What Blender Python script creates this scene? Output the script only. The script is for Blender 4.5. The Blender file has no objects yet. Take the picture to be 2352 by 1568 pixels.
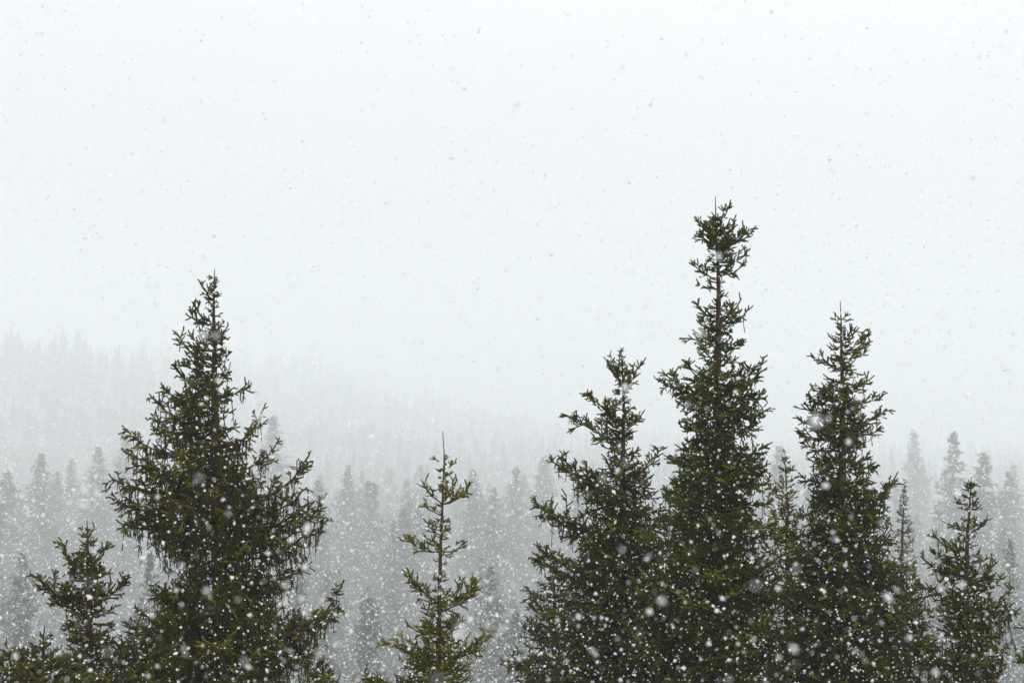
import bpy, math, random
import numpy as np
from mathutils import Vector

random.seed(7)
RNG = np.random.default_rng(11)
SC = bpy.context.scene
COL = SC.collection
R = math.radians

# ------------------------------------------------------------------ camera
PITCH = R(3.78)
LENS = 50.0
cam_data = bpy.data.cameras.new('camera')
cam_data.lens = LENS
cam_data.sensor_width = 36.0
cam_data.clip_start = 0.1
cam_data.clip_end = 8000
cam_data.dof.use_dof = True
cam_data.dof.focus_distance = 14.1
cam_data.dof.aperture_fstop = 2.8
cam_data.dof.aperture_blades = 0
cam = bpy.data.objects.new('camera', cam_data)
cam.location = (0, 0, 0)
cam.rotation_euler = (R(90) + PITCH, 0, 0)
COL.objects.link(cam)
SC.camera = cam

# ------------------------------------------------------------------ overcast sky
SUN_EL, SUN_AZ = R(42), R(12)          # veiled sun ahead of the camera
world = bpy.data.worlds.new('World')
SC.world = world
world.use_nodes = True
nt = world.node_tree
nt.nodes.clear()
w_out = nt.nodes.new('ShaderNodeOutputWorld')
w_bg = nt.nodes.new('ShaderNodeBackground')
sky = nt.nodes.new('ShaderNodeTexSky')
sky.sky_type = 'NISHITA'
sky.sun_disc = False
sky.sun_elevation = SUN_EL
sky.sun_rotation = SUN_AZ
sky.dust_density = 4.0
sky.air_density = 1.0
sky.ozone_density = 1.0
w_des = nt.nodes.new('ShaderNodeHueSaturation')
w_des.inputs['Saturation'].default_value = 0.25
w_des.inputs['Value'].default_value = 0.085
nt.links.new(sky.outputs[0], w_des.inputs['Color'])
# cloud deck: the standard overcast dome, three times brighter overhead than at the horizon
w_tc = nt.nodes.new('ShaderNodeTexCoord')
w_sep = nt.nodes.new('ShaderNodeSeparateXYZ')
nt.links.new(w_tc.outputs['Generated'], w_sep.inputs[0])
w_mr = nt.nodes.new('ShaderNodeMapRange')
w_mr.inputs['From Min'].default_value = 0.0
w_mr.inputs['From Max'].default_value = 1.0
w_mr.inputs['To Min'].default_value = 0.37
w_mr.inputs['To Max'].default_value = 2.15
nt.links.new(w_sep.outputs['Z'], w_mr.inputs['Value'])
w_noise = nt.nodes.new('ShaderNodeTexNoise')
w_noise.inputs['Scale'].default_value = 2.2
w_noise.inputs['Detail'].default_value = 3.0
nt.links.new(w_tc.outputs['Generated'], w_noise.inputs['Vector'])
w_mr2 = nt.nodes.new('ShaderNodeMapRange')
w_mr2.inputs['To Min'].default_value = 0.93
w_mr2.inputs['To Max'].default_value = 1.07
nt.links.new(w_noise.outputs['Fac'], w_mr2.inputs['Value'])
w_mul = nt.nodes.new('ShaderNodeMath'); w_mul.operation = 'MULTIPLY'
nt.links.new(w_mr.outputs[0], w_mul.inputs[0])
nt.links.new(w_mr2.outputs[0], w_mul.inputs[1])
w_col = nt.nodes.new('ShaderNodeMixRGB'); w_col.blend_type = 'MULTIPLY'
w_col.inputs[0].default_value = 1.0
w_col.inputs[1].default_value = (0.962, 0.99, 0.992, 1)
nt.links.new(w_mul.outputs[0], w_col.inputs[2])
w_mix = nt.nodes.new('ShaderNodeMixRGB')
w_mix.inputs[0].default_value = 0.88
nt.links.new(w_des.outputs[0], w_mix.inputs[1])
nt.links.new(w_col.outputs[0], w_mix.inputs[2])
nt.links.new(w_mix.outputs[0], w_bg.inputs['Color'])
w_bg.inputs['Strength'].default_value = 1.0
nt.links.new(w_bg.outputs[0], w_out.inputs['Surface'])

sun_data = bpy.data.lights.new('sun', 'SUN')
sun_data.energy = 1.5
sun_data.angle = R(25)
sun_data.color = (1.0, 0.97, 0.92)
sun = bpy.data.objects.new('sun', sun_data)
sdir = Vector((math.sin(SUN_AZ) * math.cos(SUN_EL), math.cos(SUN_AZ) * math.cos(SUN_EL), math.sin(SUN_EL)))
sun.rotation_euler = sdir.to_track_quat('Z', 'Y').to_euler()
sun.location = sdir * 50
COL.objects.link(sun)

SC.view_settings.view_transform = 'Standard'
SC.view_settings.look = 'None'
SC.view_settings.exposure = 0.06
SC.view_settings.gamma = 1.0
SC.render.engine = 'CYCLES'
SC.cycles.max_bounces = 5
SC.cycles.diffuse_bounces = 2
SC.cycles.glossy_bounces = 1
SC.cycles.transmission_bounces = 2
SC.cycles.volume_bounces = 3
SC.cycles.use_denoising = True
SC.cycles.use_adaptive_sampling = False
SC.cycles.sample_clamp_indirect = 4.0

# ------------------------------------------------------------------ helpers
FPX = LENS / 36.0 * 2352.0


def at(px, py, D):
    """Place seen at (px, py) of a 2352 px wide view, D metres ahead."""
    u, v = (px - 1176.0) / FPX, (784.0 - py) / FPX
    yc = math.cos(PITCH) - v * math.sin(PITCH)
    zc = math.sin(PITCH) + v * math.cos(PITCH)
    return np.array((u / yc * D, D, zc / yc * D))


def mesh_from(name, verts, faces, mat, attr=None):
    """verts (n,3), faces (m,3) or (m,4) of one size."""
    me = bpy.data.meshes.new(name)
    verts = np.asarray(verts, np.float32)
    faces = np.asarray(faces, np.int32)
    n, k = faces.shape
    me.vertices.add(len(verts))
    me.vertices.foreach_set('co', verts.ravel())
    me.loops.add(n * k)
    me.loops.foreach_set('vertex_index', faces.ravel())
    me.polygons.add(n)
    me.polygons.foreach_set('loop_start', np.arange(0, n * k, k, dtype=np.int32))
    me.polygons.foreach_set('loop_total', np.full(n, k, np.int32))
    if attr is not None:
        a = me.attributes.new('tint', 'FLOAT', 'POINT')
        a.data.foreach_set('value', np.asarray(attr, np.float32))
    me.materials.append(mat)
    me.update(calc_edges=True)
    return me


def link(name, me, parent=None, loc=None):
    o = bpy.data.objects.new(name, me)
    COL.objects.link(o)
    if parent is not None:
        o.parent = parent
    if loc is not None:
        o.location = loc
    return o


def tag(o, label=None, cat=None, group=None, kind=None):
    if label: o['label'] = label
    if cat: o['category'] = cat
    if group: o['group'] = group
    if kind: o['kind'] = kind
    return o


def norm(a):
    return a / np.maximum(np.linalg.norm(a, axis=-1, keepdims=True), 1e-9)


def tube(points, radii, sides=6):
    """Vertices and quads of a tapered tube along points."""
    pts = np.asarray(points, float)
    n = len(pts)
    tan = norm(np.gradient(pts, axis=0))
    ref = np.array((0.31, 0.93, 0.2)) if abs(tan[0][2]) > 0.8 else np.array((0, 0, 1.0))
    u = norm(np.cross(tan, ref)); v = np.cross(tan, u)
    ang = np.arange(sides) / sides * 2 * np.pi
    ring = (np.cos(ang)[None, :, None] * u[:, None, :] + np.sin(ang)[None, :, None] * v[:, None, :])
    V = (pts[:, None, :] + ring * np.asarray(radii)[:, None, None]).reshape(-1, 3)
    i = np.arange(n - 1)[:, None] * sides
    j = np.arange(sides)[None, :]
    k = (j + 1) % sides
    F = np.stack((i + j, i + k, i + sides + k, i + sides + j), -1).reshape(-1, 4)
    return V, F


# ------------------------------------------------------------------ materials
def new_mat(name):
    m = bpy.data.materials.new(name)
    m.use_nodes = True
    n = m.node_tree
    n.nodes.clear()
    out = n.nodes.new('ShaderNodeOutputMaterial')
    return m, n, out


def ramp(n, stops):
    r = n.nodes.new('ShaderNodeValToRGB')
    el = r.color_ramp.elements
    while len(el) < len(stops):
        el.new(0.5)
    for e, (p, c) in zip(el, stops):
        e.position = p
        e.color = (*c, 1)
    return r


def needle_mat(name, stops, trans=0.18):
    """Needles: colour by each shoot's own tint (growth, with some painted shadow) and a slow noise over the crown."""
    m, n, out = new_mat(name)
    at_ = n.nodes.new('ShaderNodeAttribute'); at_.attribute_name = 'tint'
    geo = n.nodes.new('ShaderNodeNewGeometry')
    no = n.nodes.new('ShaderNodeTexNoise'); no.inputs['Scale'].default_value = 2.3
    no.inputs['Detail'].default_value = 2
    n.links.new(geo.outputs['Position'], no.inputs['Vector'])
    mx = n.nodes.new('ShaderNodeMath'); mx.operation = 'MULTIPLY_ADD'
    n.links.new(no.outputs['Fac'], mx.inputs[0]); mx.inputs[1].default_value = 0.5
    sub = n.nodes.new('ShaderNodeMath'); sub.operation = 'ADD'; sub.inputs[1].default_value = -0.25
    n.links.new(at_.outputs['Fac'], sub.inputs[0])
    n.links.new(sub.outputs[0], mx.inputs[2])
    r = ramp(n, stops)
    n.links.new(mx.outputs[0], r.inputs[0])
    b = n.nodes.new('ShaderNodeBsdfPrincipled')
    b.inputs['Roughness'].default_value = 0.65
    b.inputs['Specular IOR Level'].default_value = 0.25
    n.links.new(r.outputs[0], b.inputs['Base Color'])
    t = n.nodes.new('ShaderNodeBsdfTranslucent')
    n.links.new(r.outputs[0], t.inputs['Color'])
    mix = n.nodes.new('ShaderNodeMixShader'); mix.inputs[0].default_value = trans
    n.links.new(b.outputs[0], mix.inputs[1]); n.links.new(t.outputs[0], mix.inputs[2])
    n.links.new(mix.outputs[0], out.inputs['Surface'])
    return m


def noise_mat(name, stops, scale=8.0, rough=0.9, bump=0.0, stretch=(1, 1, 1)):
    m, n, out = new_mat(name)
    tc = n.nodes.new('ShaderNodeTexCoord')
    mp = n.nodes.new('ShaderNodeMapping'); mp.inputs['Scale'].default_value = stretch
    n.links.new(tc.outputs['Object'], mp.inputs['Vector'])
    no = n.nodes.new('ShaderNodeTexNoise')
    no.inputs['Scale'].default_value = scale
    no.inputs['Detail'].default_value = 5
    n.links.new(mp.outputs[0], no.inputs['Vector'])
    r = ramp(n, stops)
    n.links.new(no.outputs['Fac'], r.inputs[0])
    b = n.nodes.new('ShaderNodeBsdfPrincipled')
    b.inputs['Roughness'].default_value = rough
    b.inputs['Specular IOR Level'].default_value = 0.2
    n.links.new(r.outputs[0], b.inputs['Base Color'])
    if bump:
        bp = n.nodes.new('ShaderNodeBump'); bp.inputs['Strength'].default_value = bump
        bp.inputs['Distance'].default_value = 0.02
        n.links.new(no.outputs['Fac'], bp.inputs['Height'])
        n.links.new(bp.outputs[0], b.inputs['Normal'])
    n.links.new(b.outputs[0], out.inputs['Surface'])
    return m


M_NEEDLE = needle_mat('spruce_needles', [(0.0, (0.070, 0.034, 0.003)), (0.22, (0.058, 0.046, 0.001)),
                                         (0.55, (0.096, 0.105, 0.001)), (1.0, (0.28, 0.25, 0.006))], 0.2)
M_NEEDLE_BLUE = needle_mat('spruce_needles_deep_green', [(0.0, (0.060, 0.032, 0.003)), (0.22, (0.050, 0.046, 0.001)),
                                         (0.55, (0.080, 0.106, 0.002)), (1.0, (0.22, 0.22, 0.010))], 0.2)
M_NEEDLE_OLIVE = needle_mat('spruce_needles_olive', [(0.0, (0.05, 0.034, 0.012)), (0.25, (0.055, 0.05, 0.012)),
                                         (0.6, (0.085, 0.085, 0.018)), (1.0, (0.14, 0.13, 0.03))])
M_BARK = noise_mat('spruce_bark', [(0.3, (0.04, 0.022, 0.013)), (0.55, (0.09, 0.055, 0.034)), (0.8, (0.14, 0.11, 0.08))],
                   scale=22, bump=0.6, stretch=(1, 1, 0.35))
M_TWIG = noise_mat('twig_bark', [(0.3, (0.035, 0.022, 0.011)), (0.7, (0.085, 0.055, 0.028))], scale=30)
M_CONE = noise_mat('cone_scales', [(0.3, (0.11, 0.045, 0.02)), (0.7, (0.27, 0.12, 0.05))], scale=60, rough=0.7)
M_FAR_NEEDLE = needle_mat('forest_needles_hazed', [(0.0, (0.11, 0.09, 0.08)), (0.3, (0.10, 0.105, 0.08)),  # snow-dusted grey-green, paled further in the colour in place of thicker haze
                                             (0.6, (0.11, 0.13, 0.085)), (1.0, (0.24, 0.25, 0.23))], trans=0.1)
M_GROUND = noise_mat('forest_floor', [(0.38, (0.11, 0.10, 0.08)), (0.50, (0.22, 0.21, 0.19)), (0.65, (0.60, 0.61, 0.63))],
                     scale=0.35)

m, n, out = new_mat('snowflake_ice')
d = n.nodes.new('ShaderNodeBsdfDiffuse'); d.inputs['Color'].default_value = (0.97, 0.98, 0.985, 1)
t = n.nodes.new('ShaderNodeBsdfTranslucent'); t.inputs['Color'].default_value = (0.97, 0.98, 0.985, 1)
mx = n.nodes.new('ShaderNodeMixShader'); mx.inputs[0].default_value = 0.6
n.links.new(d.outputs[0], mx.inputs[1]); n.links.new(t.outputs[0], mx.inputs[2])
n.links.new(mx.outputs[0], out.inputs['Surface'])
M_SNOW = m

# ------------------------------------------------------------------ terrain
VALLEY = -66.0
HILL_A_Y, HILL_B_Y = 1450.0, 2200.0


def skyline(pts, D, treeh):
    xs = [at(p[0], p[1], D)[0] for p in pts]
    zs = [at(p[0], p[1], D)[2] - treeh for p in pts]
    return np.array(xs), np.array(zs)


A_X, A_Z = skyline([(-900, 700), (-300, 735), (0, 762), (130, 758), (240, 782), (330, 800), (420, 835), (560, 900), (750, 980), (1000, 1080)], HILL_A_Y, 38)
B_X, B_Z = skyline([(-600, 740), (200, 775), (540, 785), (700, 792), (770, 815), (860, 842), (960, 875), (1100, 915), (1250, 945),
                    (1400, 965), (1600, 990), (2000, 1010), (2352, 1015), (3200, 1030)], HILL_B_Y, 42)


def sstep(a, b, x):
    t = np.clip((x - a) / (b - a), 0, 1)
    return t * t * (3 - 2 * t)


def ground(x, y):
    x = np.asarray(x, float); y = np.asarray(y, float)
    near = np.interp(y, [-4000, -60, 4, 40, 250, 400], [-1.0, -1.3, -1.7, -13.0, VALLEY, VALLEY])
    und = 1.3 * np.sin(x * 0.021 + 1.3) * np.cos(y * 0.017) + 0.7 * np.sin(x * 0.06 + y * 0.05)
    und = und * sstep(60, 160, y)
    h = near + und
    za = np.interp(x, A_X, A_Z); zb = np.interp(x, B_X, B_Z)
    ra = VALLEY + (za - VALLEY) * (0.35 * sstep(760, HILL_A_Y, y) + 0.65 * np.clip((y - 760) / (HILL_A_Y - 760), 0, 1)) - np.clip(y - HILL_A_Y, 0, None) * 0.12
    rb = VALLEY + (zb - VALLEY) * np.clip((y - 880) / (HILL_B_Y - 880), 0, 1) - np.clip(y - HILL_B_Y, 0, None) * 0.06
    return np.maximum(h, np.maximum(np.where(y > 760, ra, -99), np.where(y > 880, rb, -99)) + und)


def build_ground():
    ys = np.concatenate((np.linspace(-2500, -60, 10), np.linspace(-40, 120, 50), np.linspace(130, 2500, 130), np.linspace(2600, 4400, 8)))
    xs = np.concatenate((np.linspace(-4400, -1300, 12), np.linspace(-1200, -60, 60), np.linspace(-55, 55, 45), np.linspace(60, 1200, 60), np.linspace(1300, 4400, 12)))
    X, Y = np.meshgrid(xs, ys)
    Z = ground(X, Y)
    V = np.stack((X, Y, Z), -1).reshape(-1, 3)
    nx, ny = len(xs), len(ys)
    i = np.arange(ny - 1)[:, None] * nx + np.arange(nx - 1)[None, :]
    F = np.stack((i, i + 1, i + nx + 1, i + nx), -1).reshape(-1, 4)
    me = mesh_from('hillside', V, F, M_GROUND)
    me.polygons.foreach_set('use_smooth', np.ones(len(F), bool))
    return tag(link('hillside', me), 'patchy snow on the forest floor of slope, valley and far hills', 'ground', kind='structure'), Z.min()


_, GROUND_MIN = build_ground()

# ------------------------------------------------------------------ far forest on the hills
def far_forest():
    """Spruces on the two far hills: seen only as one hazy mass."""
    Vs, Fs, Ts = [], [], []
    base = 0
    pts = []
    for (ylo, yhi, cnt) in ((880, HILL_A_Y + 20, 1700), (HILL_A_Y + 20, HILL_B_Y + 20, 1500)):
        y = ylo + (yhi - ylo) * RNG.random(cnt) ** 0.8
        x = (RNG.random(cnt) - 0.5) * 0.84 * y
        pts.append(np.stack((x, y), 1))
    xr = (RNG.random(90) - 0.5) * 0.84 * HILL_B_Y
    xr = xr + 30 * np.sin(xr * 0.03)
    pts.append(np.stack((xr, HILL_B_Y + RNG.normal(0, 15, 90)), 1))
    xr = -RNG.random(55) * 0.42 * HILL_A_Y
    xr = xr + 18 * np.sin(xr * 0.05)
    pts.append(np.stack((xr, HILL_A_Y + RNG.normal(0, 12, 55)), 1))
    pts = np.concatenate(pts)
    z = ground(pts[:, 0], pts[:, 1])
    tiers, sides = 5, 6
    for (x, y), g in zip(pts, z):
        H = RNG.uniform(24, 42) * (1.25 if RNG.random() < 0.12 else 1)
        W = H * RNG.uniform(0.17, 0.27)
        k = np.arange(tiers)
        ztop = g + H * (1 - k * 0.165)
        zbot = g + H * (0.77 - k * 0.165)
        r = W * (k + 1) / tiers
        ang = (np.arange(sides * 2) / (sides * 2) * 2 * np.pi)[None] + RNG.random((tiers, 1)) * 6
        rad = r[:, None] * np.where(np.arange(sides * 2) % 2 == 0, 1.0, 0.45)[None] * RNG.uniform(0.65, 1.2, (tiers, sides * 2))
        zz = zbot[:, None] + np.where(np.arange(sides * 2) % 2 == 0, 0, H * 0.06)[None] + RNG.normal(0, H * 0.012, (tiers, sides * 2))
        ring = np.stack((x + np.cos(ang) * rad, y + np.sin(ang) * rad, zz), -1)
        apex = np.stack((np.full(tiers, x), np.full(tiers, y), ztop), -1)[:, None]
        V = np.concatenate((apex, ring), 1).reshape(-1, 3)
        m_ = sides * 2 + 1
        j = np.arange(sides * 2)
        F = np.stack((np.zeros_like(j), 1 + j, 1 + (j + 1) % (sides * 2)), -1)[None] + (np.arange(tiers) * m_)[:, None, None]
        Vs.append(V); Fs.append(F.reshape(-1, 3) + base); Ts.append(np.full(len(V), RNG.uniform(0.1, 0.6)))
        base += len(V)
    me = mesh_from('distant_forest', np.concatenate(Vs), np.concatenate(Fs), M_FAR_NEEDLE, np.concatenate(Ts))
    tag(link('distant_forest', me), 'faint spruce forest covering the two far hills, fading into the snowfall', 'forest', kind='stuff')
    return base


far_forest()

# ------------------------------------------------------------------ valley spruces
def valley_prototype(seed, H, W, pw, gap):
    """Crown of drooping branch blades and trunk of a spruce H metres tall, base at the origin."""
    rg = np.random.default_rng(seed)
    Vs, Fs, Ts = [], [], []
    base = 0
    zc = H * 0.995
    while zc > H * 0.16:
        rel = 1 - zc / H
        rmax = W * (rel ** pw) * rg.uniform(0.75, 1.15) + 0.12
        nb = int(6 + 6 * min(1, rel * 2.0))
        a0 = rg.random() * 6.28
        for b in range(nb):
            if rg.random() < gap:
                continue
            a = a0 + b / nb * 6.283 + rg.normal(0, 0.2)
            L = rmax * rg.uniform(0.4, 1.15)
            if rg.random() < 0.06: L *= 1.25
            o = np.array((math.cos(a), math.sin(a), 0)); s = np.array((-math.sin(a), math.cos(a), 0))
            dz = L * (0.5 - 1.15 * min(1, rel * 1.8)) * rg.uniform(0.6, 1.2)
            nseg = max(2, int(L / 0.55))
            t = np.linspace(0.05, 1, nseg + 1)
            ax = o[None] * (L * t)[:, None] + np.array((0, 0, 1.0))[None] * (zc + dz * t - 0.12 * L * np.sin(np.pi * t))[:, None]
            # side sprays: one triangle each, left and right and hanging
            for i in range(nseg):
                for q in range(3):
                    p = ax[i] + (ax[i + 1] - ax[i]) * rg.random()
                    sl = (0.25 + 0.32 * L * (1 - t[i] * 0.75)) * rg.uniform(0.5, 1.2)
                    side = s * (1 if q == 0 else -1 if q == 1 else rg.uniform(-0.5, 0.5))
                    dirv = o * 0.75 + side * 0.8 + np.array((0, 0, rg.uniform(-0.5, 0.15) if q < 2 else -1.1))
                    wv = np.array((0, 0, 1.0)) * 0.09 + o * 0.16
                    Vs.append(np.stack((p - wv, p + wv, p + dirv * sl)))
                    Fs.append([[base, base + 1, base + 2]]); base += 3
                    Ts.append(np.full(3, rg.uniform(0.05, 0.75)))
            wv = s * 0.12 + np.array((0, 0, 0.1))
            Vs.append(np.stack((ax[0] - wv, ax[0] + wv, ax[-1])))
            Fs.append([[base, base + 1, base + 2]]); base += 3
            Ts.append(np.full(3, 0.4))
        zc -= H * (0.011 + 0.010 * min(1, rel * 2)) * rg.uniform(0.8, 1.25)
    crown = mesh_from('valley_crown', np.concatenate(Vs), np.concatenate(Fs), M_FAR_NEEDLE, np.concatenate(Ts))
    zz = np.linspace(-1.5, H, 12)
    V, F = tube(np.stack((np.sin(zz * 0.3) * 0.05, np.cos(zz * 0.27) * 0.05, zz), 1), 0.30 * (1 - np.clip(zz, 0, H) / H) + 0.025, 7)
    trunk = mesh_from('valley_trunk', V, F, M_BARK)
    return crown, trunk, H


PROTO = [valley_prototype(21, 28, 8.2, 0.82, 0.26), valley_prototype(22, 28, 6.8, 0.78, 0.34), valley_prototype(23, 28, 9.2, 0.88, 0.30),
         valley_prototype(24, 28, 6.2, 0.74, 0.26), valley_prototype(25, 28, 8.4, 0.92, 0.38)]


def valley_tree(x, y, top_z, proto, wide, label, group, spin):
    crown, trunk, H = PROTO[proto]
    g = float(ground(x, y))
    s = (top_z - g) / H
    t = bpy.data.objects.new('valley_spruce', None)
    COL.objects.link(t)
    t.location = (x, y, g)
    t.rotation_euler = (0, 0, spin)
    t.scale = (s * wide, s * wide, s)
    tag(t, label, 'tree', group)
    link('crown', crown, t); link('trunk', trunk, t)


G_VAL = 'hazy spruces standing apart in the valley'
named = [
    (95, 1040, 205, 0, 1.0, 'pale grey spruce with pointed crown far left, above the small dark spruce'),
    (18, 1078, 185, 2, 1.0, 'hazy spruce cut by the left edge of the picture'),
    (165, 1052, 250, 1, 1.0, 'faint slim spruce straight above the tip of the small left spruce'),
    (226, 1026, 215, 3, 1.1, 'thin hazy spruce left of the great drooping spruce, its tip free of branches'),
    (288, 992, 235, 1, 1.1, 'faint tall spruce half hidden behind the left flank of the great drooping spruce'),
    (628, 952, 240, 4, 1.2, 'faint spruce peeping out behind the right upturned limbs of the great drooping spruce'),
    (735, 1090, 260, 3, 1.0, 'faint spruce just right of the great drooping spruce limb tips'),
    (800, 1068, 220, 0, 0.9, 'hazy spruce midway between the great drooping spruce and the slender sapling'),
    (858, 1105, 190, 4, 0.9, 'hazy low spruce next to the slender sapling on its left'),
    (935, 1098, 240, 1, 1.0, 'faint narrow spruce close behind the left branches of the slender sapling'),
    (1086, 1078, 205, 3, 1.0, 'hazy narrow spruce just right of the slender sapling tip'),
    (1135, 1118, 180, 2, 0.8, 'broad hazy spruce between the slender sapling and the right group'),
    (1186, 1070, 215, 4, 1.0, 'hazy spruce left of the long bare limb tips of the right group'),
    (1250, 1046, 255, 1, 1.1, 'faint spruce touching the left limb tips of the right group'),
    (1790, 1024, 225, 3, 1.2, 'faint spruce behind the small yellowish spruce top between the two tall ones'),
    (2098, 985, 300, 1, 1.0, 'very faint spruce above the narrow hazy neighbour of the right tall spruce'),
    (2190, 988, 185, 4, 0.9, 'tall hazy spruce with ragged crown above the small right spruce'),
    (2258, 1038, 175, 2, 0.95, 'hazy broad spruce right of the tall ragged hazy one'),
    (2316, 1082, 190, 3, 0.9, 'hazy small spruce near the right edge of the picture'),
    (2152, 1160, 160, 1, 0.8, 'short hazy spruce left of the small right spruce'),
]
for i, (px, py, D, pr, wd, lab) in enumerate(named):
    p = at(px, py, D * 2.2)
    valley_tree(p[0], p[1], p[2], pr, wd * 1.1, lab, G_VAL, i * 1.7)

G_MID = 'half hazed spruces on the slope below'
for i, (px, py, D, pr, wd, lab) in enumerate([
    (52, 1268, 118, 0, 1.0, 'half hazed greenish spruce at the left edge behind the small dark left spruce'),
    (345, 1262, 112, 4, 1.0, 'half hazed spruce in the notch under the left limbs of the great drooping spruce'),
    (690, 1300, 120, 2, 0.9, 'half hazed spruce behind the lower right curtain of the great drooping spruce'),
    (848, 1345, 104, 0, 1.0, 'half hazed spruce low between the great drooping spruce and the slender sapling'),
    (1128, 1300, 122, 3, 1.1, 'half hazed narrow spruce right of the slender sapling'),
    (1185, 1392, 92, 2, 0.9, 'half hazed greenish spruce touching the olive one on its left'),
    (2165, 1262, 116, 1, 1.0, 'half hazed spruce between the narrow paler one and the small dark right one'),
    (2318, 1236, 120, 4, 1.0, 'half hazed spruce right of the small dark right one')]):
    p = at(px, py, D * 1.4)
    valley_tree(p[0], p[1], p[2], pr, wd * 0.8, lab, G_MID, 0.6 + i * 2.1)

G_FILL = 'hazy spruces filling the valley forest'
cnt = 0
while cnt < 265:
    y = 250 + 680 * RNG.random() ** 1.25 if cnt < 225 else RNG.uniform(130, 250)
    x = (RNG.random() - 0.5) * 0.80 * y
    g = float(ground(x, y))
    H = RNG.uniform(34, 54) * (0.8 if y < 330 else 1.0) * (0.55 if y < 250 else 1.0)
    cnt += 1
    valley_tree(x, y, g + H, int(RNG.integers(0, 5)), RNG.uniform(0.85, 1.3),
                'grey hazy spruce lost in the crowded valley forest behind the near trees', G_FILL, RNG.random() * 6.28)

# ------------------------------------------------------------------ near spruces
UP = np.array((0, 0, 1.0))
SIZE = 0.55            # the near spruces are young trees, little over half of full-grown measures


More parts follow.
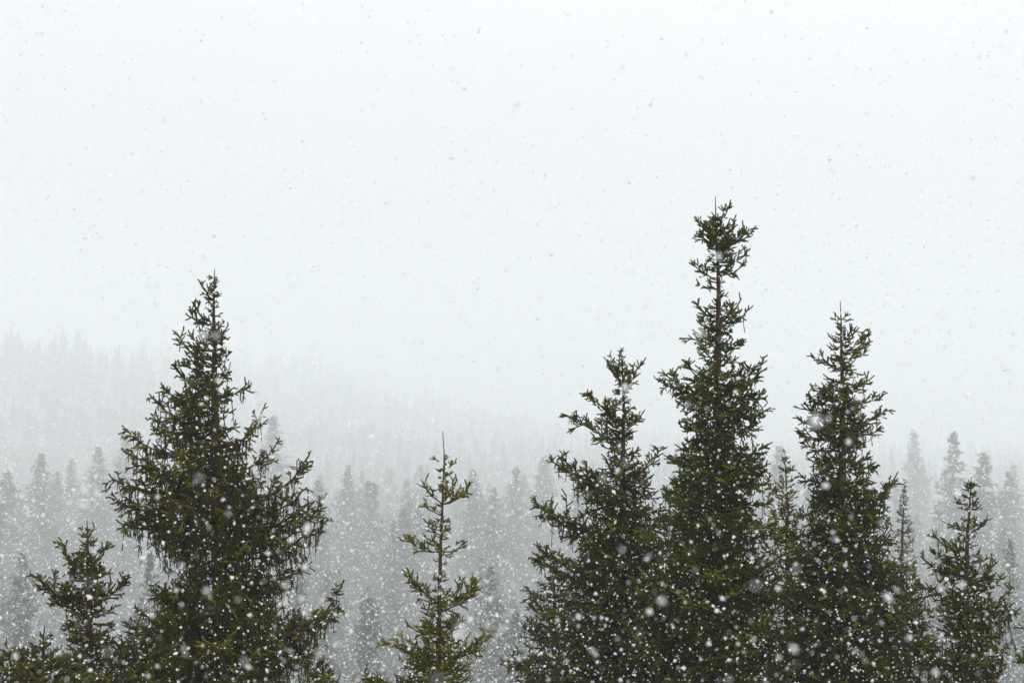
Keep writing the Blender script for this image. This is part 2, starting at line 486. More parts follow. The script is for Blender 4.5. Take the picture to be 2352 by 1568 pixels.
class Spruce:
    def __init__(self, D, trunk, seed):
        self.D, self.s = D, D / FPX
        self.rg = np.random.default_rng(seed)
        self.ty = np.array([p[1] for p in trunk], float)
        self.tx = np.array([p[0] for p in trunk], float)
        self.sh = []          # arrays of shoots: p0, p1, radius, tint
        self.limbs = []
        self.tips = []        # places a cone can hang from
        self.core = at(self.tx[0], self.ty[0], D)

    def trunk_at(self, py):
        return at(np.interp(py, self.ty, self.tx), py, self.D)

    def add(self, p0, p1, r, tint):
        k = len(p0)
        if k:
            self.sh.append(np.concatenate((p0, p1, np.broadcast_to(np.asarray(r, float).reshape(-1, 1), (k, 1)),
                                           np.broadcast_to(np.asarray(tint, float).reshape(-1, 1), (k, 1))), 1))

    def bent(self, p, d, l, bend, r, tint, parts=2):
        """Shoots that curve upward (bend > 0) or droop."""
        prev = p
        for k in range(1, parts + 1):
            s = k / parts
            q = p + d * (l * s)[:, None] + UP[None] * (bend * l * s * s)[:, None]
            self.add(prev, q, r * (1 - 0.25 * (s - 1 / parts)), tint)
            prev = q
        return prev

    def branch(self, A, T, sag, hang=0.0, dens=1.0, bare=0.12, thick=None, fan=0.40, tip_tint=0.0):
        rg = self.rg
        A = np.asarray(A, float); T = np.asarray(T, float)
        C = T - A
        L = np.linalg.norm(C)
        if L < 0.05: return
        k1 = A + C * 0.33 - UP * sag * L * 0.9
        k2 = A + C * 0.78 - UP * sag * L * 1.25
        f = lambda t: ((1 - t) ** 3)[:, None] * A + (3 * t * (1 - t) ** 2)[:, None] * k1 + (3 * t * t * (1 - t))[:, None] * k2 + (t ** 3)[:, None] * T
        ts = np.linspace(0, 1, max(4, int(L / 0.10)))
        ax = f(ts)
        ax[1:-1] += rg.normal(0, 0.012, (len(ts) - 2, 3))
        if L > 0.3:
            r0 = thick or (0.006 + 0.010 * L)
            self.limbs.append((ax, r0 * (1 - ts) ** 0.8 + 0.003))
        pos = lambda t: np.stack([np.interp(t, ts, ax[:, c]) for c in range(3)], 1)
        tan = lambda t: norm(pos(np.minimum(t + 0.04, 1)) - pos(np.maximum(t - 0.04, 0)))
        # needles on the axis itself
        short = min(1.0, L / 0.55)
        m_ = ts[:-1] > bare
        self.add(ax[:-1][m_], ax[1:][m_], 0.017 + 0.005 * short, rg.normal(0.5 + tip_tint, 0.12, m_.sum()))
        # side twigs
        n = max(3, int(L * (1 - bare) / 0.052 * dens))
        t = np.clip(np.sort(rg.uniform(bare, 0.98, n)), 0, 1)
        p, tn = pos(t), tan(t)
        side = norm(np.cross(tn, UP)); upv = np.cross(side, tn)
        sg = np.where(np.arange(n) % 2 == 0, 1.0, -1.0)
        roll = rg.normal(0.15, 0.65, n)
        sv = side * (sg * np.cos(roll))[:, None] + upv * np.sin(roll)[:, None]
        a = rg.uniform(0.65, 1.1, n)
        dv = norm(tn * np.cos(a)[:, None] + sv * np.sin(a)[:, None])
        l = (0.045 + 0.06 * short + fan * min(L, 2.2) * np.clip(1 - t, 0.02, 1) ** 0.75) * rg.uniform(0.55, 1.15, n)
        l = np.minimum(l, 0.62)
        bend = rg.normal(0.08 - 0.35 * hang, 0.16, n)
        tint = rg.normal(0.45 + tip_tint, 0.17, n) + np.where(rg.random(n) < 0.12, 0.3, 0) - np.where(rg.random(n) < 0.10, 0.3, 0)  # some twigs yellower for new growth and highlights, some browner as painted-in shadow
        end = self.bent(p, dv, l, bend, 0.018 + 0.005 * short, tint, 3 if L > 0.6 else 2)
        self.tips.append(end[l > 0.15])
        # second order shoots on the longer twigs
        cnt = np.where(l > 0.13, (l / 0.060 * dens).astype(int), 0)
        idx = np.repeat(np.arange(n), cnt)
        if len(idx):
            k = len(idx)
            s = rg.uniform(0.2, 0.97, k)
            q = p[idx] + dv[idx] * (l[idx] * s)[:, None] + UP[None] * (bend[idx] * l[idx] * s * s)[:, None]
            sd = norm(np.cross(dv[idx], norm(rg.normal(0, 0.45, (k, 3)) + UP)))
            sd *= np.where(rg.random(k) < 0.5, 1.0, -1.0)[:, None]
            d2 = norm(dv[idx] * 0.75 + sd * rg.uniform(0.5, 0.9, (k, 1)) + UP[None] * rg.normal(0.02 - 0.5 * hang, 0.25, (k, 1)))
            l2 = (0.08 + 0.28 * l[idx] * (1 - s * 0.7)) * rg.uniform(0.6, 1.2, k)
            self.bent(q, d2, l2, rg.normal(0.08, 0.15, k), 0.022, tint[idx] + rg.normal(0.05, 0.12, k), 1)
        # hanging twigs of the comb-shaped old branches
        if hang > 0.02:
            n = int(hang * L / 0.030)
            t = rg.uniform(0.08, 0.92, n)
            p, tn = pos(t), tan(t)
            side = norm(np.cross(tn, UP))
            off = rg.normal(0, 0.16, n) * np.clip(1.2 - t, 0.2, 1)
            p = p + side * off[:, None] - UP[None] * (np.abs(off) * 0.15)[:, None]
            l = np.clip(0.08 + rg.exponential(0.17, n), 0.08, 0.6) * (0.5 + 0.8 * hang) * (0.5 + 0.7 * np.sin(np.pi * t))
            d = norm(np.concatenate((rg.normal(0, 0.10, (n, 2)), -np.ones((n, 1))), 1))
            e = self.bent(p, d, l, rg.normal(0, 0.04, n), 0.0135, rg.normal(0.25, 0.12, n), 2)
            idx = np.repeat(np.arange(n), (l / 0.10).astype(int))
            k = len(idx)
            if k:
                s = rg.uniform(0.15, 0.9, k)
                q = p[idx] + d[idx] * (l[idx] * s)[:, None]
                d2 = norm(np.concatenate((rg.normal(0, 0.5, (k, 2)), -rg.uniform(0.5, 1.2, (k, 1))), 1))
                self.bent(q, d2, rg.uniform(0.04, 0.12, k), np.zeros(k), 0.0135, rg.normal(0.3, 0.12, k), 1)

    def grow(self, prof, explicit, step=0.15, per=5, hang0=0.0, hang1=0.5, dens=1.0, rise=0.55, drop=0.12,
             whorl=None, leader=0.35, tip_tint=0.0, fill=(0.42, 0.95), sparse=()):
        rg = self.rg
        py = np.array([p[0] for p in prof], float); pl = np.array([p[1] for p in prof], float); pr = np.array([p[2] for p in prof], float)
        y0, y1 = py[0], py[-1]
        # leader shoot
        top = np.linspace(y0, y0 + leader / self.s, 6)
        lp = np.array([self.trunk_at(v) for v in top])
        self.add(lp[:-1], lp[1:], 0.011, 0.3)
        y = y0 + 0.05 / self.s
        a0 = rg.random() * 6.28
        while y < y1:
            rel = (y - y0) * self.s           # metres under the apex
            yt = y + rg.normal(0, 0.3) * step / self.s * 0.5
            k = per
            for (sa, sb, f) in sparse:
                if sa < y < sb: k = per * f
            k = int(k) + (rg.random() < k - int(k))
            if y > 1600: k = max(1, k // 3)
            for b in range(k):
                a0 += 2.39996 + rg.normal(0, 0.35)
                c, s_ = math.cos(a0), math.sin(a0)
                yb = yt + rg.normal(0, 0.06) / self.s
                w = np.interp(yb, py, pl) * (0.5 - 0.5 * c) + np.interp(yb, py, pr) * (0.5 + 0.5 * c)
                L = max(w, 6) * self.s * (rg.uniform(*fill) + 0.10 * min(1, max(0, (rel - 2.5) / 2.0)))
                up = rise * math.exp(-rel / 2.2) - drop * min(1, rel / 3.0) + rg.normal(0, 0.10)
                T = self.trunk_at(yb) + np.array((c * L, s_ * L, 0))
                A = self.trunk_at(min(yb, y1 + 60)) - UP * up * L
                hang = hang0 + (hang1 - hang0) * min(1, max(0, (rel - 1.0) / 3.0))
                sag = 0.05 + 0.14 * min(1, rel / 3.0)
                self.branch(A, T, sag, hang if L > 0.5 else 0, dens, bare=0.10 if L < 0.8 else 0.16, tip_tint=tip_tint)
            y += step / self.s * rg.uniform(0.8, 1.2) * (0.7 + 0.3 * min(1, rel / 2))
        for e in explicit:
            tx, ty_, ay = e[:3]
            opt = e[3] if len(e) > 3 else {}
            A = self.trunk_at(ay)
            dep = opt.get('dep', rg.uniform(-0.25, 0.25))
            T = at(tx, ty_, self.D)
            T = T + np.array((0, dep * abs(T[0] - A[0]), 0))
            rel = (ay - y0) * self.s
            hang = (hang0 + (hang1 - hang0) * min(1, max(0, (rel - 1.0) / 3.0)))
            self.branch(A, T, opt.get('sag', 0.14), opt.get('hang', hang), opt.get('dens', dens * 1.2), opt.get('bare', 0.15),
                        opt.get('thick'), opt.get('fan', 0.30), tip_tint)

    def crown_mesh(self, mat, nsp=0.027, width=0.015, nlen=0.0225):
        S = np.concatenate(self.sh)
        P0, P1, r, tint = S[:, :3], S[:, 3:6], S[:, 6], S[:, 7]
        rg = self.rg
        dvec = P1 - P0
        ln = np.linalg.norm(dvec, axis=1)
        ok = ln > 0.01
        P0, P1, r, tint, dvec, ln = P0[ok], P1[ok], r[ok], tint[ok], dvec[ok], ln[ok]
        axd = dvec / ln[:, None]
        ref = np.where(np.abs(axd[:, 2:3]) > 0.8, np.array((1.0, 0, 0)), np.array((0, 0, 1.0)))
        u = norm(np.cross(axd, ref)); v = np.cross(axd, u)
        n = len(P0)
        cr = r * 0.70
        ca = np.array((0, 2.094, 4.189))
        spoke = np.cos(ca)[None, :, None] * u[:, None] + np.sin(ca)[None, :, None] * v[:, None]
        CV = np.concatenate((P0[:, None] + spoke * cr[:, None, None], (P1 + axd * 0.006)[:, None] + spoke * (cr * 0.85)[:, None, None]), 1).reshape(-1, 3)
        b = (np.arange(n) * 6)[:, None, None]
        CF = (np.array([[0, 1, 4], [0, 4, 3], [1, 2, 5], [1, 5, 4], [2, 0, 3], [2, 3, 5]])[None] + b).reshape(-1, 3)
        CT = np.repeat(tint, 6)
        cnt = np.maximum(3, (ln / nsp).astype(int))
        idx = np.repeat(np.arange(n), cnt)
        k = len(idx)
        first = np.concatenate(([0], np.cumsum(cnt)[:-1]))
        loc = np.arange(k) - first[idx]
        s = (loc + rg.random(k)) / cnt[idx]
        ang = loc * 2.4 + idx * 1.3 + rg.random(k) * 0.8
        rad = u[idx] * np.cos(ang)[:, None] + v[idx] * np.sin(ang)[:, None]
        tg = np.cross(axd[idx], rad)
        base = P0[idx] + dvec[idx] * s[:, None]
        nl = nlen * (r[idx] / 0.017) * rg.uniform(0.8, 1.25, k)
        tip = base + (axd[idx] * 0.62 + rad * 0.78) * nl[:, None]
        w = width * (r[idx] / 0.017) ** 0.6
        NV = np.stack((base - tg * w[:, None] * 0.5, base + tg * w[:, None] * 0.5, tip), 1).reshape(-1, 3)
        NF = np.arange(k * 3).reshape(-1, 3) + len(CV)
        NT = np.repeat(tint[idx] + rg.normal(0, 0.05, k), 3)
        return mesh_from('spruce_crown', np.concatenate((CV, NV)), np.concatenate((CF, NF)), mat, np.concatenate((CT, NT)))


def cone_mesh():
    prof = [(0.0, 0.004), (-0.012, 0.012), (-0.035, 0.0165), (-0.06, 0.016), (-0.085, 0.011), (-0.102, 0.003)]
    V, F = [], []
    sd = 7
    for i, (z, r) in enumerate(prof):
        for j in range(sd):
            a = (j + 0.5 * (i % 2)) / sd * 6.2832
            V.append((math.cos(a) * r, math.sin(a) * r, z))
    for i in range(len(prof) - 1):
        for j in range(sd):
            F.append((i * sd + j, i * sd + (j + 1) % sd, (i + 1) * sd + (j + 1) % sd, (i + 1) * sd + j))
    return mesh_from('seed_cone', V, F, M_CONE)


CONE = cone_mesh()
TRIS = 0


def finish(t, name, label, mat, r_base, cones=0, group=None, **kw):
    global TRIS
    y_end = t.ty[-1]
    foot = t.trunk_at(y_end)
    bx, by = foot[0] * SIZE, foot[1] * SIZE
    gz = float(ground(bx, by))
    g = gz / SIZE
    root = bpy.data.objects.new(name, None)
    COL.objects.link(root)
    root.location = (bx, by, gz)
    root.scale = (SIZE, SIZE, SIZE)
    tag(root, label, 'tree', group)
    org = np.array((foot[0], foot[1], g))
    for i in range(len(t.sh)):
        t.sh[i][:, :3] -= org; t.sh[i][:, 3:6] -= org
    me = t.crown_mesh(mat, **kw)
    TRIS += len(me.polygons)
    link('crown', me, root)
    # trunk from the ground to the tip of the leader
    ys = np.linspace(t.ty[0], y_end, 40)
    pts = np.array([t.trunk_at(v) for v in ys]) - org
    pts[2:, :2] += np.cumsum(t.rg.normal(0, 0.004, (38, 2)), 0)
    low = np.array([[pts[-1][0] * (1 - k), pts[-1][1] * (1 - k), pts[-1][2] * (1 - k) - 0.3 * k] for k in (0.3, 0.6, 1.0)])
    pts = np.concatenate((pts, low))
    depth = pts[0][2] - pts[:, 2]
    rad = 0.006 + r_base * np.clip(depth / depth.max(), 0, 1)
    V, F = tube(pts, rad, 9)
    me = mesh_from('spruce_trunk', V, F, M_BARK)
    me.polygons.foreach_set('use_smooth', np.ones(len(F), bool))
    trunk = link('trunk', me, root)
    for ax, rr in t.limbs:
        step = max(1, len(ax) // 7)
        sel = np.unique(np.concatenate((np.arange(0, len(ax), step), [len(ax) - 1])))
        V, F = tube(ax[sel] - org, rr[sel], 5)
        link('limb', mesh_from('limb', V, F, M_TWIG), trunk)
    tips = np.concatenate(t.tips) - org if t.tips else np.zeros((0, 3))
    tips = tips[tips[:, 2] + org[2] > -0.19 * t.D] if len(tips) else tips
    if cones and len(tips):
        # cones hang on the outer twigs
        front = tips[tips[:, 1] < 0.3]
        for q in t.rg.choice(len(front), min(cones, len(front)), replace=False):
            c = link('seed_cone', CONE, root, tuple(front[q]))
            c.rotation_euler = (t.rg.normal(0, 0.15), t.rg.normal(0, 0.15), t.rg.random() * 6)
            s = t.rg.uniform(0.85, 1.2)
            c.scale = (s * 1.15, s * 1.15, s)
    return root


# 1. great drooping spruce
t = Spruce(25, [(493, 618), (489, 720), (490, 850), (498, 1200), (503, 1400), (506, 1640)], 101)
t.grow([(618, 4, 4), (650, 26, 12), (690, 20, 14), (740, 42, 30), (800, 66, 36), (850, 92, 46), (900, 112, 52), (950, 138, 48),
        (1000, 165, 46), (1050, 190, 78), (1090, 208, 105), (1140, 215, 130), (1200, 205, 145), (1250, 160, 130), (1300, 125, 130),
        (1350, 165, 175), (1400, 205, 215), (1450, 225, 235), (1500, 235, 245), (1568, 240, 250), (1640, 240, 250)],
       [(460, 648, 690), (440, 692, 745), (436, 715, 760), (403, 762, 870, dict(sag=0.05)), (393, 838, 900), (376, 882, 950), (348, 905, 990), (338, 950, 1010),
        (300, 988, 1060), (284, 1030, 1090), (262, 1087, 1120), (261, 1140, 1150), (280, 1190, 1190), (523, 745, 800), (530, 807, 850), (574, 878, 915),
        (607, 925, 1030, dict(sag=0.28)), (638, 1005, 1080, dict(sag=0.26)), (717, 1035, 1160, dict(sag=0.25, bare=0.2, dep=-0.1)),
        (700, 1120, 1180, dict(sag=0.2)), (757, 1130, 1265, dict(sag=0.22, bare=0.45, thick=0.05, dep=-0.2, hang=0.35)), (752, 1185, 1262, dict(sag=0.2, bare=0.5)),
        (715, 1290, 1330, dict(sag=0.15, hang=0.8)), (795, 1326, 1440, dict(sag=0.32, bare=0.35, dep=-0.15, hang=0.8)), (780, 1400, 1450, dict(sag=0.1, hang=0.9)),
        (690, 1180, 1205, dict(hang=1.0)), (640, 1120, 1145, dict(hang=1.0)), (715, 1150, 1215, dict(sag=0.15, hang=1.0)), (580, 1000, 1020, dict(hang=0.8)), (340, 1352, 1400), (300, 1400, 1440), (375, 1300, 1340), (700, 1240, 1275, dict(hang=1.0, bare=0.3))],
       step=0.16, per=6.0, hang0=0.1, hang1=0.7, dens=0.84, rise=0.5, drop=0.10, leader=0.16,
       sparse=((1235, 1330, 0.5), (690, 730, 0.5), (900, 1235, 0.85)))
finish(t, 'spruce_tree', 'great drooping spruce with hanging twigs and upturned limbs, tallest on the left', M_NEEDLE, 0.30, 34)

# 2. small spruce at its left foot
t = Spruce(24, [(200, 1193), (201, 1400), (206, 1640)], 102)
t.grow([(1193, 3, 3), (1225, 18, 18), (1262, 26, 30), (1300, 55, 42), (1335, 78, 70), (1370, 76, 78), (1420, 76, 76), (1470, 88, 92),
        (1520, 150, 165), (1568, 210, 210), (1640, 220, 220)],
       [(184, 1210, 1228), (218, 1208, 1226), (135, 1246, 1310), (142, 1260, 1320), (75, 1325, 1410, dict(sag=0.08)), (92, 1335, 1415), (125, 1316, 1390), (246, 1252, 1310), (240, 1290, 1330),
        (293, 1322, 1380), (280, 1340, 1390)],
       step=0.15, per=5, hang0=0.05, hang1=0.5, dens=1.0, rise=0.5, drop=0.05, leader=0.15)
finish(t, 'spruce_tree', 'small dark spruce at the left foot of the great drooping one', M_NEEDLE, 0.22, 14)

# 3. slender sapling in the middle
t = Spruce(26, [(1017, 990), (1018, 1010), (1020, 1032), (1019, 1060), (1016, 1150), (1012, 1300), (1010, 1460), (1007, 1640)], 103)
t.grow([(1064, 5, 5), (1078, 14, 15), (1130, 17, 19), (1148, 10, 10), (1180, 24, 17), (1215, 30, 22), (1250, 34, 34), (1280, 16, 16),
        (1330, 26, 18), (1365, 44, 42), (1420, 52, 48), (1450, 46, 46), (1485, 62, 54), (1520, 90, 80), (1568, 108, 90), (1640, 120, 100)],
       [(992, 1048, 1068, dict(sag=0.02)), (1027, 1045, 1067, dict(sag=0.0)), (1048, 1062, 1078, dict(sag=0.02)), (1001, 1076, 1086), (1040, 1085, 1092),
        (970, 1106, 1157, dict(sag=0.12)), (1082, 1107, 1158, dict(sag=0.2)), (1050, 1101, 1156, dict(sag=0.1)), (1074, 1131, 1158, dict(sag=0.05)),
        (970, 1156, 1184, dict(sag=0.1)), (976, 1192, 1230, dict(sag=0.1)), (1036, 1203, 1215), (926, 1227, 1266, dict(sag=0.2)), (974, 1230, 1250), (1069, 1244, 1266, dict(sag=0.2)),
        (1045, 1262, 1275), (926, 1308, 1385, dict(sag=0.1)), (938, 1320, 1390), (1106, 1323, 1382, dict(sag=0.18)), (1096, 1330, 1392), (1090, 1360, 1400), (936, 1430, 1450), (1069, 1424, 1440),
        (878, 1474, 1530, dict(sag=0.0)), (905, 1461, 1530), (1123, 1441, 1530, dict(sag=0.14, bare=0.4)), (1127, 1455, 1520), (826, 1564, 1600, dict(sag=0.02)), (850, 1545, 1590)],
       step=0.12, per=2.8, hang0=0.0, hang1=0.1, dens=0.9, rise=0.35, drop=0.0, leader=0.05, fill=(0.5, 1.0), tip_tint=0.22,
       sparse=((1268, 1330, 0.6), (1135, 1160, 0.4), (1345, 1420, 1.4), (1420, 1700, 2.2)))
lp = np.array([t.trunk_at(v) for v in np.linspace(990, 1066, 9)])
t.add(lp[:-1], lp[1:], 0.012, 0.45)
finish(t, 'spruce_sapling', 'slender open spruce sapling with bare leader standing alone in the middle', M_NEEDLE, 0.105, 6)

# 4. left tree of the right group
t = Spruce(28, [(1426, 797), (1430, 850), (1432, 960), (1428, 1150), (1424, 1640)], 104)
t.grow([(797, 3, 3), (830, 14, 12), (860, 24, 28), (900, 28, 20), (930, 50, 28), (960, 62, 36), (1000, 66, 30), (1030, 58, 42), (1080, 82, 66),
        (1130, 108, 100), (1180, 125, 120), (1240, 140, 130), (1300, 140, 135), (1400, 145, 140), (1500, 160, 150), (1640, 180, 150)],
       [(1400, 815, 845), (1387, 820, 885, dict(sag=0.03)), (1468, 839, 905, dict(sag=0.05)), (1345, 902, 968, dict(sag=0.05)), (1358, 912, 970), (1481, 941, 985, dict(sag=0.15)), (1298, 952, 1020, dict(sag=0.03)),
        (1515, 1030, 1100, dict(sag=0.2)), (1500, 1050, 1105), (1263, 1054, 1145, dict(sag=0.05)), (1290, 1048, 1135), (1227, 1150, 1255, dict(sag=0.08)), (1250, 1165, 1260), (1232, 1253, 1350, dict(sag=0.06)), (1222, 1265, 1350),
        (1215, 1370, 1440), (1150, 1522, 1600, dict(sag=0.05)), (1172, 1508, 1590)],
       step=0.16, per=6.6, hang0=0.0, hang1=0.5, dens=0.95, rise=0.5, drop=0.05, leader=0.14)
finish(t, 'spruce_tree', 'dark spruce with forked tip and long slanting limbs on the left of the right group', M_NEEDLE, 0.24, 26)

# 5. tallest spruce
t = Spruce(26, [(1643, 451), (1645, 520), (1651, 616), (1652, 717), (1651, 790), (1647, 1020), (1645, 1300), (1642, 1640)], 105)
t.grow([(500, 14, 12), (530, 34, 36), (560, 40, 44), (590, 38, 44), (615, 32, 38), (635, 26, 20), (655, 30, 14), (680, 18, 18), (700, 38, 44),
        (730, 44, 48), (770, 56, 38), (800, 50, 50), (830, 54, 46), (860, 80, 60), (900, 92, 88), (940, 88, 100), (980, 84, 86), (1020, 92, 96),
        (1070, 112, 116), (1120, 136, 124), (1200, 165, 145), (1300, 190, 170), (1450, 215, 190), (1640, 230, 200)],
       [(1663, 478, 560, dict(sag=-0.02)), (1618, 520, 560, dict(sag=0.0)), (1690, 513, 562, dict(sag=0.0)), (1650, 498, 545, dict(sag=0.0)), (1606, 535, 575, dict(sag=0.0)), (1596, 505, 550, dict(sag=0.0)), (1612, 513, 548), (1630, 498, 530), (1674, 511, 535), (1722, 524, 580, dict(sag=0.1)), (1704, 530, 575), (1714, 582, 610), (1716, 600, 635, dict(sag=0.16)),
        (1588, 604, 640, dict(sag=0.1, bare=0.3)), (1603, 648, 665, dict(sag=0.05)), (1670, 674, 680), (1594, 696, 735), (1600, 728, 765), (1718, 709, 750, dict(sag=0.14)), (1701, 686, 745), (1569, 777, 800, dict(sag=-0.1)),
        (1708, 780, 805), (1710, 837, 840, dict(sag=-0.15)), (1569, 825, 890), (1520, 857, 930, dict(sag=0.02)), (1512, 876, 935, dict(sag=0.0)), (1752, 827, 905, dict(sag=0.08, bare=0.35)), (1745, 850, 910), (1760, 915, 935, dict(sag=-0.06)),
        (1760, 940, 950), (1739, 972, 975), (1556, 970, 990), (1548, 1020, 1035), (1758, 1027, 1035), (1768, 1063, 1070), (1535, 1050, 1065)],
       step=0.145, per=6.6, hang0=0.0, hang1=0.22, dens=1.0, rise=0.45, drop=0.12, leader=0.05,
       sparse=((500, 612, 1.5), (612, 690, 0.3), (690, 860, 0.9)))
lp = np.array([t.trunk_at(v) for v in np.linspace(451, 520, 8)])
t.add(lp[:-1], lp[1:], 0.013, 0.35)
finish(t, 'spruce_tree', 'tallest spruce, with tufted tip on a stretch of bare stem', M_NEEDLE_BLUE, 0.26, 34)

# 6. right tall spruce
t = Spruce(27, [(1930, 691), (1932, 740), (1934, 900), (1936, 1050), (1934, 1300), (1930, 1640)], 106)
t.grow([(740, 5, 5), (760, 24, 20), (790, 28, 48), (820, 40, 38), (850, 34, 34), (880, 60, 48), (910, 72, 66), (940, 84, 84), (980, 96, 84),
        (1010, 92, 78), (1040, 80, 56), (1065, 70, 60), (1090, 92, 74), (1130, 100, 88), (1180, 114, 112), (1250, 135, 130), (1350, 160, 160),
        (1500, 180, 190), (1640, 190, 200)],
       [(1911, 730, 741, dict(sag=0.0)), (1954, 734, 742, dict(sag=0.0)), (1918, 723, 741, dict(sag=0.0)), (1947, 718, 740, dict(sag=0.0)), (1904, 770, 785), (1973, 752, 785), (1998, 763, 815, dict(sag=0.05)), (1994, 787, 815), (1992, 805, 825),
        (1867, 817, 845, dict(sag=0.08)), (1979, 862, 850, dict(sag=-0.1)), (2010, 862, 905, dict(sag=0.08)), (1860, 881, 915), (1853, 906, 930), (1843, 928, 960), (1833, 959, 980),
        (1829, 990, 1000), (2027, 917, 935, dict(bare=0.4, sag=0.0)), (2036, 938, 975), (2022, 985, 1000), (2001, 1048, 1060), (2011, 1083, 1085, dict(sag=-0.12)), (1845, 1018, 1030), (1850, 1048, 1075), (2062, 1083, 1200, dict(sag=0.16)), (2050, 1110, 1205), (1838, 1091, 1110)],
       step=0.15, per=6.6, hang0=0.0, hang1=0.4, dens=0.95, rise=0.4, drop=0.08, leader=0.03, sparse=((1020, 1075, 0.55),))
lp = np.array([t.trunk_at(v) for v in np.linspace(691, 745, 7)])
t.add(lp[:-1], lp[1:], 0.013, 0.35)
finish(t, 'spruce_tree', 'second tallest spruce on the right, with star of shoots below its thin leader', M_NEEDLE, 0.25, 20)

# 7. small top between the two tall ones
t = Spruce(30, [(1803, 1036), (1806, 1120), (1808, 1640)], 107)
t.grow([(1036, 3, 3), (1070, 18, 18), (1100, 26, 18), (1130, 38, 30), (1200, 70, 64), (1300, 92, 86), (1640, 130, 120)],
       [(1790, 1070, 1085), (1826, 1066, 1090), (1760, 1108, 1140), (1775, 1115, 1145), (1826, 1130, 1145)],
       step=0.16, per=4, dens=0.9, hang1=0.2, rise=0.5, drop=0.0, leader=0.2, tip_tint=0.18)
finish(t, 'spruce_tree', 'small yellowish green spruce top squeezed between the two tall ones', M_NEEDLE, 0.2, 6)

# 8. narrow hazy tree right of it
t = Spruce(48, [(2078, 1106), (2074, 1200), (2066, 1640)], 108)
t.grow([(1106, 3, 3), (1150, 14, 12), (1200, 20, 24), (1300, 42, 44), (1400, 66, 62), (1500, 80, 75), (1640, 95, 90)],
       [(2093, 1195, 1225), (2100, 1230, 1265), (2103, 1290, 1310), (2060, 1170, 1190)],
       step=0.26, per=6, dens=0.55, hang1=0.3, rise=0.4, drop=0.1, leader=0.25)
finish(t, 'spruce_tree', 'narrow paler spruce farther back, right of the second tallest one', M_NEEDLE, 0.26, 0, nsp=0.034, width=0.018, nlen=0.03)

# 9. small spruce on the right
t = Spruce(26, [(2231, 1093), (2226, 1160), (2221, 1225), (2219, 1385), (2215, 1640)], 109)
t.grow([(1098, 4, 4), (1112, 14, 12), (1145, 24, 22), (1165, 24, 26), (1180, 9, 9), (1202, 32, 24), (1230, 38, 28), (1260, 46, 30), (1290, 64, 45),
        (1330, 74, 68), (1380, 92, 96), (1430, 100, 108), (1480, 108, 118), (1568, 110, 100), (1640, 120, 110)],
       [(2216, 1107, 1120), (2243, 1110, 1124), (2194, 1144, 1165), (2255, 1160, 1170), (2246, 1143, 1168), (2174, 1202, 1218, dict(sag=0.1)), (2268, 1191, 1235, dict(sag=0.1, bare=0.35)), (2142, 1228, 1285, dict(sag=0.05)),
        (2120, 1282, 1320), (2145, 1262, 1310), (2263, 1281, 1290), (2290, 1291, 1350), (2302, 1324, 1370), (2105, 1334, 1400, dict(sag=0.05)), (2326, 1346, 1420, dict(sag=0.2)), (2340, 1404, 1450, dict(hang=0.8))],
       step=0.145, per=4.6, hang0=0.0, hang1=0.6, dens=1.0, rise=0.45, drop=0.02, leader=0.10, sparse=((1172, 1200, 0.3),))
finish(t, 'spruce_tree', 'small dark spruce with short bare neck at the lower right', M_NEEDLE, 0.2, 5)

# 10. olive spruce behind the right group
t = Spruce(33, [(1272, 1268), (1275, 1400), (1278, 1640)], 110)
t.grow([(1268, 4, 4), (1310, 30, 30), (1354, 58, 50), (1420, 72, 60), (1500, 90, 80), (1640, 110, 90)],
       [(1208, 1350, 1380), (1196, 1430, 1470)], step=0.2, per=6, dens=0.7, hang1=0.2, rise=0.4, drop=0.05, leader=0.2, fill=(0.6, 1.05))
finish(t, 'spruce_tree', 'olive yellow bushy spruce behind the lower left limbs of the right group', M_NEEDLE_OLIVE, 0.22, 10, nsp=0.026, width=0.015, nlen=0.026)

# 11. spruce in the lower left corner
t = Spruce(23, [(103, 1436), (98, 1500), (90, 1640)], 111)
t.grow([(1436, 3, 3), (1470, 28, 30), (1500, 90, 70), (1540, 140, 130), (1640, 190, 170)],
       [(8, 1478, 1545), (40, 1500, 1550), (-30, 1490, 1570)], step=0.15, per=5, dens=1.0, hang1=0.4, rise=0.5, leader=0.12)
finish(t, 'spruce_tree', 'low dark spruce top in the lower left corner', M_NEEDLE, 0.2, 4)

# 12. spruce cut by the right edge
t = Spruce(26, [(2408, 1300), (2406, 1640)], 112)
t.grow([(1300, 4, 4), (1380, 30, 30), (1430, 60, 40), (1500, 68, 60), (1640, 90, 80)],
       [(2338, 1430, 1470), (2330, 1500, 1540)], step=0.17, per=4.5, dens=0.9, hang1=0.4, leader=0.2)
finish(t, 'spruce_tree', 'dark spruce mostly outside the picture at the lower right edge', M_NEEDLE, 0.2, 2)

# 13. spruce top under the great drooping one
t = Spruce(27, [(742, 1498), (740, 1640)], 113)
t.grow([(1498, 4, 4), (1530, 35, 22), (1568, 60, 45), (1640, 90, 60)], [(760, 1530, 1560), (700, 1520, 1570)], step=0.15, per=5, dens=1.0, leader=0.12)
finish(t, 'spruce_tree', 'low spruce top under the right limbs of the great drooping one', M_NEEDLE, 0.18)

# 14. young spruce seen through the great drooping one
t = Spruce(33, [(600, 1282), (602, 1640)], 114)
t.grow([(1282, 3, 3), (1330, 24, 24), (1400, 50, 50), (1640, 110, 110)], [], step=0.18, per=4.5, dens=0.9, leader=0.2, tip_tint=0.3)
finish(t, 'spruce_tree', 'young pale green spruce showing through the limbs of the great drooping one', M_NEEDLE, 0.18)

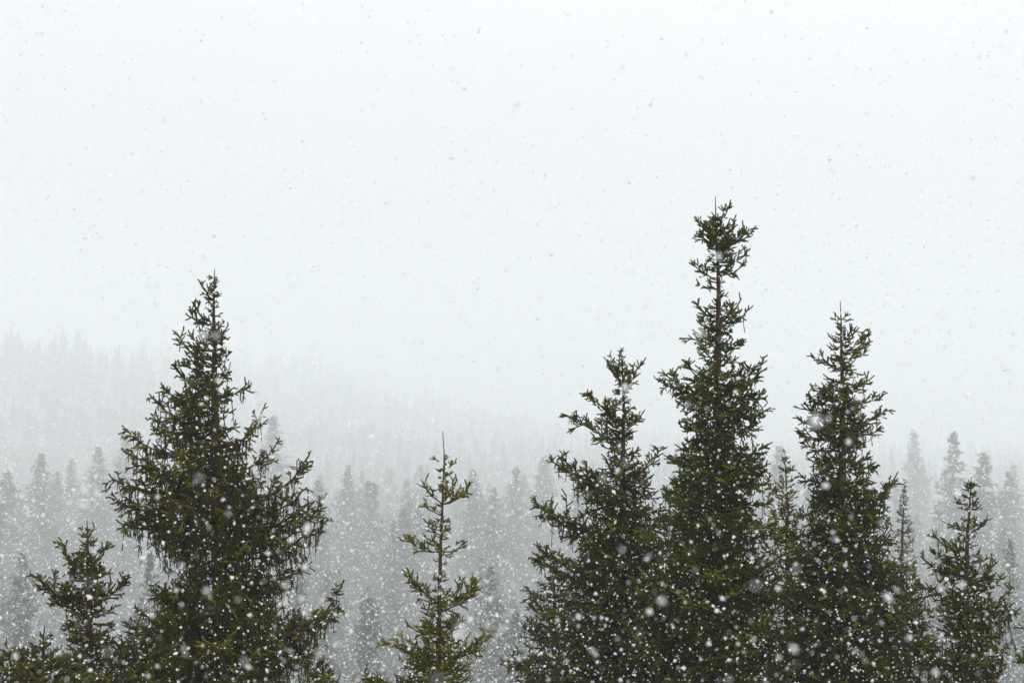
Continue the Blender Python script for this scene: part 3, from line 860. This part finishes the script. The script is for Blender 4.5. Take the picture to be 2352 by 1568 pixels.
# 15. spruce between the second tallest and the small right one
t = Spruce(29, [(2098, 1300), (2094, 1400), (2090, 1640)], 115)
t.grow([(1300, 3, 3), (1340, 26, 24), (1400, 60, 50), (1480, 90, 70), (1568, 110, 85), (1640, 120, 95)], [(2112, 1330, 1355), (2060, 1350, 1385), (2135, 1400, 1430)],
       step=0.17, per=5.5, dens=1.0, hang1=0.4, leader=0.15, rise=0.45, fill=(0.5, 1.1))
finish(t, 'spruce_tree', 'low spruce top filling the gap left of the small dark right one', M_NEEDLE, 0.2, 5)

# 16. low spruce in the gap between the small left one and the great drooping one
t = Spruce(26, [(318, 1392), (314, 1500), (312, 1640)], 116)
t.grow([(1392, 3, 3), (1430, 26, 26), (1480, 62, 60), (1540, 95, 90), (1640, 120, 115)], [(290, 1425, 1450), (345, 1430, 1455), (262, 1470, 1500)],
       step=0.15, per=5.5, dens=1.0, hang1=0.3, leader=0.13, rise=0.5)
finish(t, 'spruce_tree', 'low spruce top in the gap between the small left spruce and the great drooping one', M_NEEDLE, 0.2, 4)
print('near spruce triangles', TRIS)

# ------------------------------------------------------------------ falling snow
def snow():
    rg = np.random.default_rng(77)
    P, A = [], []

    def sample(d0, d1, n, r_med, r_sig, rmax, hi=1.15):
        d = (d0 ** 3 + (d1 ** 3 - d0 ** 3) * rg.random(n)) ** (1 / 3)
        u = (rg.random(n) - 0.5) * 0.72 * 1.18
        v = -0.24 * 1.12 + 0.24 * (1.12 + hi) * rg.random(n) ** (1.45 if hi > 1 else 1.3)
        y = d * (math.cos(PITCH) - v * math.sin(PITCH))
        z = d * (math.sin(PITCH) + v * math.cos(PITCH))
        r = np.minimum(r_med * np.exp(rg.normal(0, r_sig, n)), rmax)
        P.append(np.stack((u * d, y, z), 1)); A.append(r)

    sample(1.3, 5.7, 2100, 0.0040, 0.42, 0.0095)
    sample(5.7, 13.8, 20000, 0.0047, 0.46, 0.0135)
    near = sum(map(len, A))
    sample(15.5, 50, 112000, 0.0114, 0.40, 0.028, hi=0.6)
    sample(50, 140, 34000, 0.027, 0.30, 0.05, hi=0.5)
    p = np.concatenate(P); a = np.concatenate(A)
    n = len(p)
    # every flake is a clump of thin ice plates crossing one another: three plates near by, two farther off
    ang = np.arange(4) * np.pi / 2
    quad = np.stack((np.cos(ang), np.sin(ang), 0 * ang), 1)
    Vs, Fs, base = [], [], 0
    for lo, hi_, plates in ((0, near, 3), (near, n, 2)):
        m_ = hi_ - lo
        sq = rg.uniform(0.65, 1.25, (m_, 1, 3))
        q, _ = np.linalg.qr(rg.normal(0, 1, (m_, 3, 3)))
        V = []
        for k in range(plates):
            c = quad[None] * rg.uniform(0.6, 1.3, (m_, 4, 1)) + rg.normal(0, 0.12, (m_, 4, 3))
            V.append(np.roll(c, k, axis=2))
        V = np.concatenate(V, 1) * sq
        V = np.einsum('nij,nkj->nki', q, V) * a[lo:hi_, None, None] + p[lo:hi_, None, :]
        T4 = np.concatenate([np.array([(0, 1, 2), (0, 2, 3)]) + 4 * k for k in range(plates)])
        Fs.append((T4[None] + (np.arange(m_) * 4 * plates)[:, None, None]).reshape(-1, 3) + base)
        Vs.append(V.reshape(-1, 3)); base += m_ * 4 * plates
    V, F = np.concatenate(Vs), np.concatenate(Fs)
    me = mesh_from('falling_snow', V.reshape(-1, 3), F.reshape(-1, 3), M_SNOW)
    tag(link('falling_snow', me), 'thick white snowflakes falling all through the air', 'snow', kind='stuff')
    print('snow flakes', n)


snow()

# ------------------------------------------------------------------ haze
m, n, out = new_mat('haze_air')
pv = n.nodes.new('ShaderNodeVolumePrincipled')
pv.inputs['Color'].default_value = (0.95, 0.981, 1.0, 1)
pv.inputs['Density'].default_value = 0.00145
pv.inputs['Anisotropy'].default_value = 0.15
n.links.new(pv.outputs[0], out.inputs['Volume'])
x0, x1, y0, y1, z0, z1 = -4420, 4420, -2520, 4420, GROUND_MIN - 1.0, 215.0
V = [(x, y, z) for x in (x0, x1) for y in (y0, y1) for z in (z0, z1)]
F = [(0, 1, 3, 2), (4, 6, 7, 5), (0, 4, 5, 1), (2, 3, 7, 6), (0, 2, 6, 4), (1, 5, 7, 3)]
tag(link('haze', mesh_from('haze', V, F, m)), 'pale snowy haze filling the air of the whole valley', 'haze', kind='stuff')
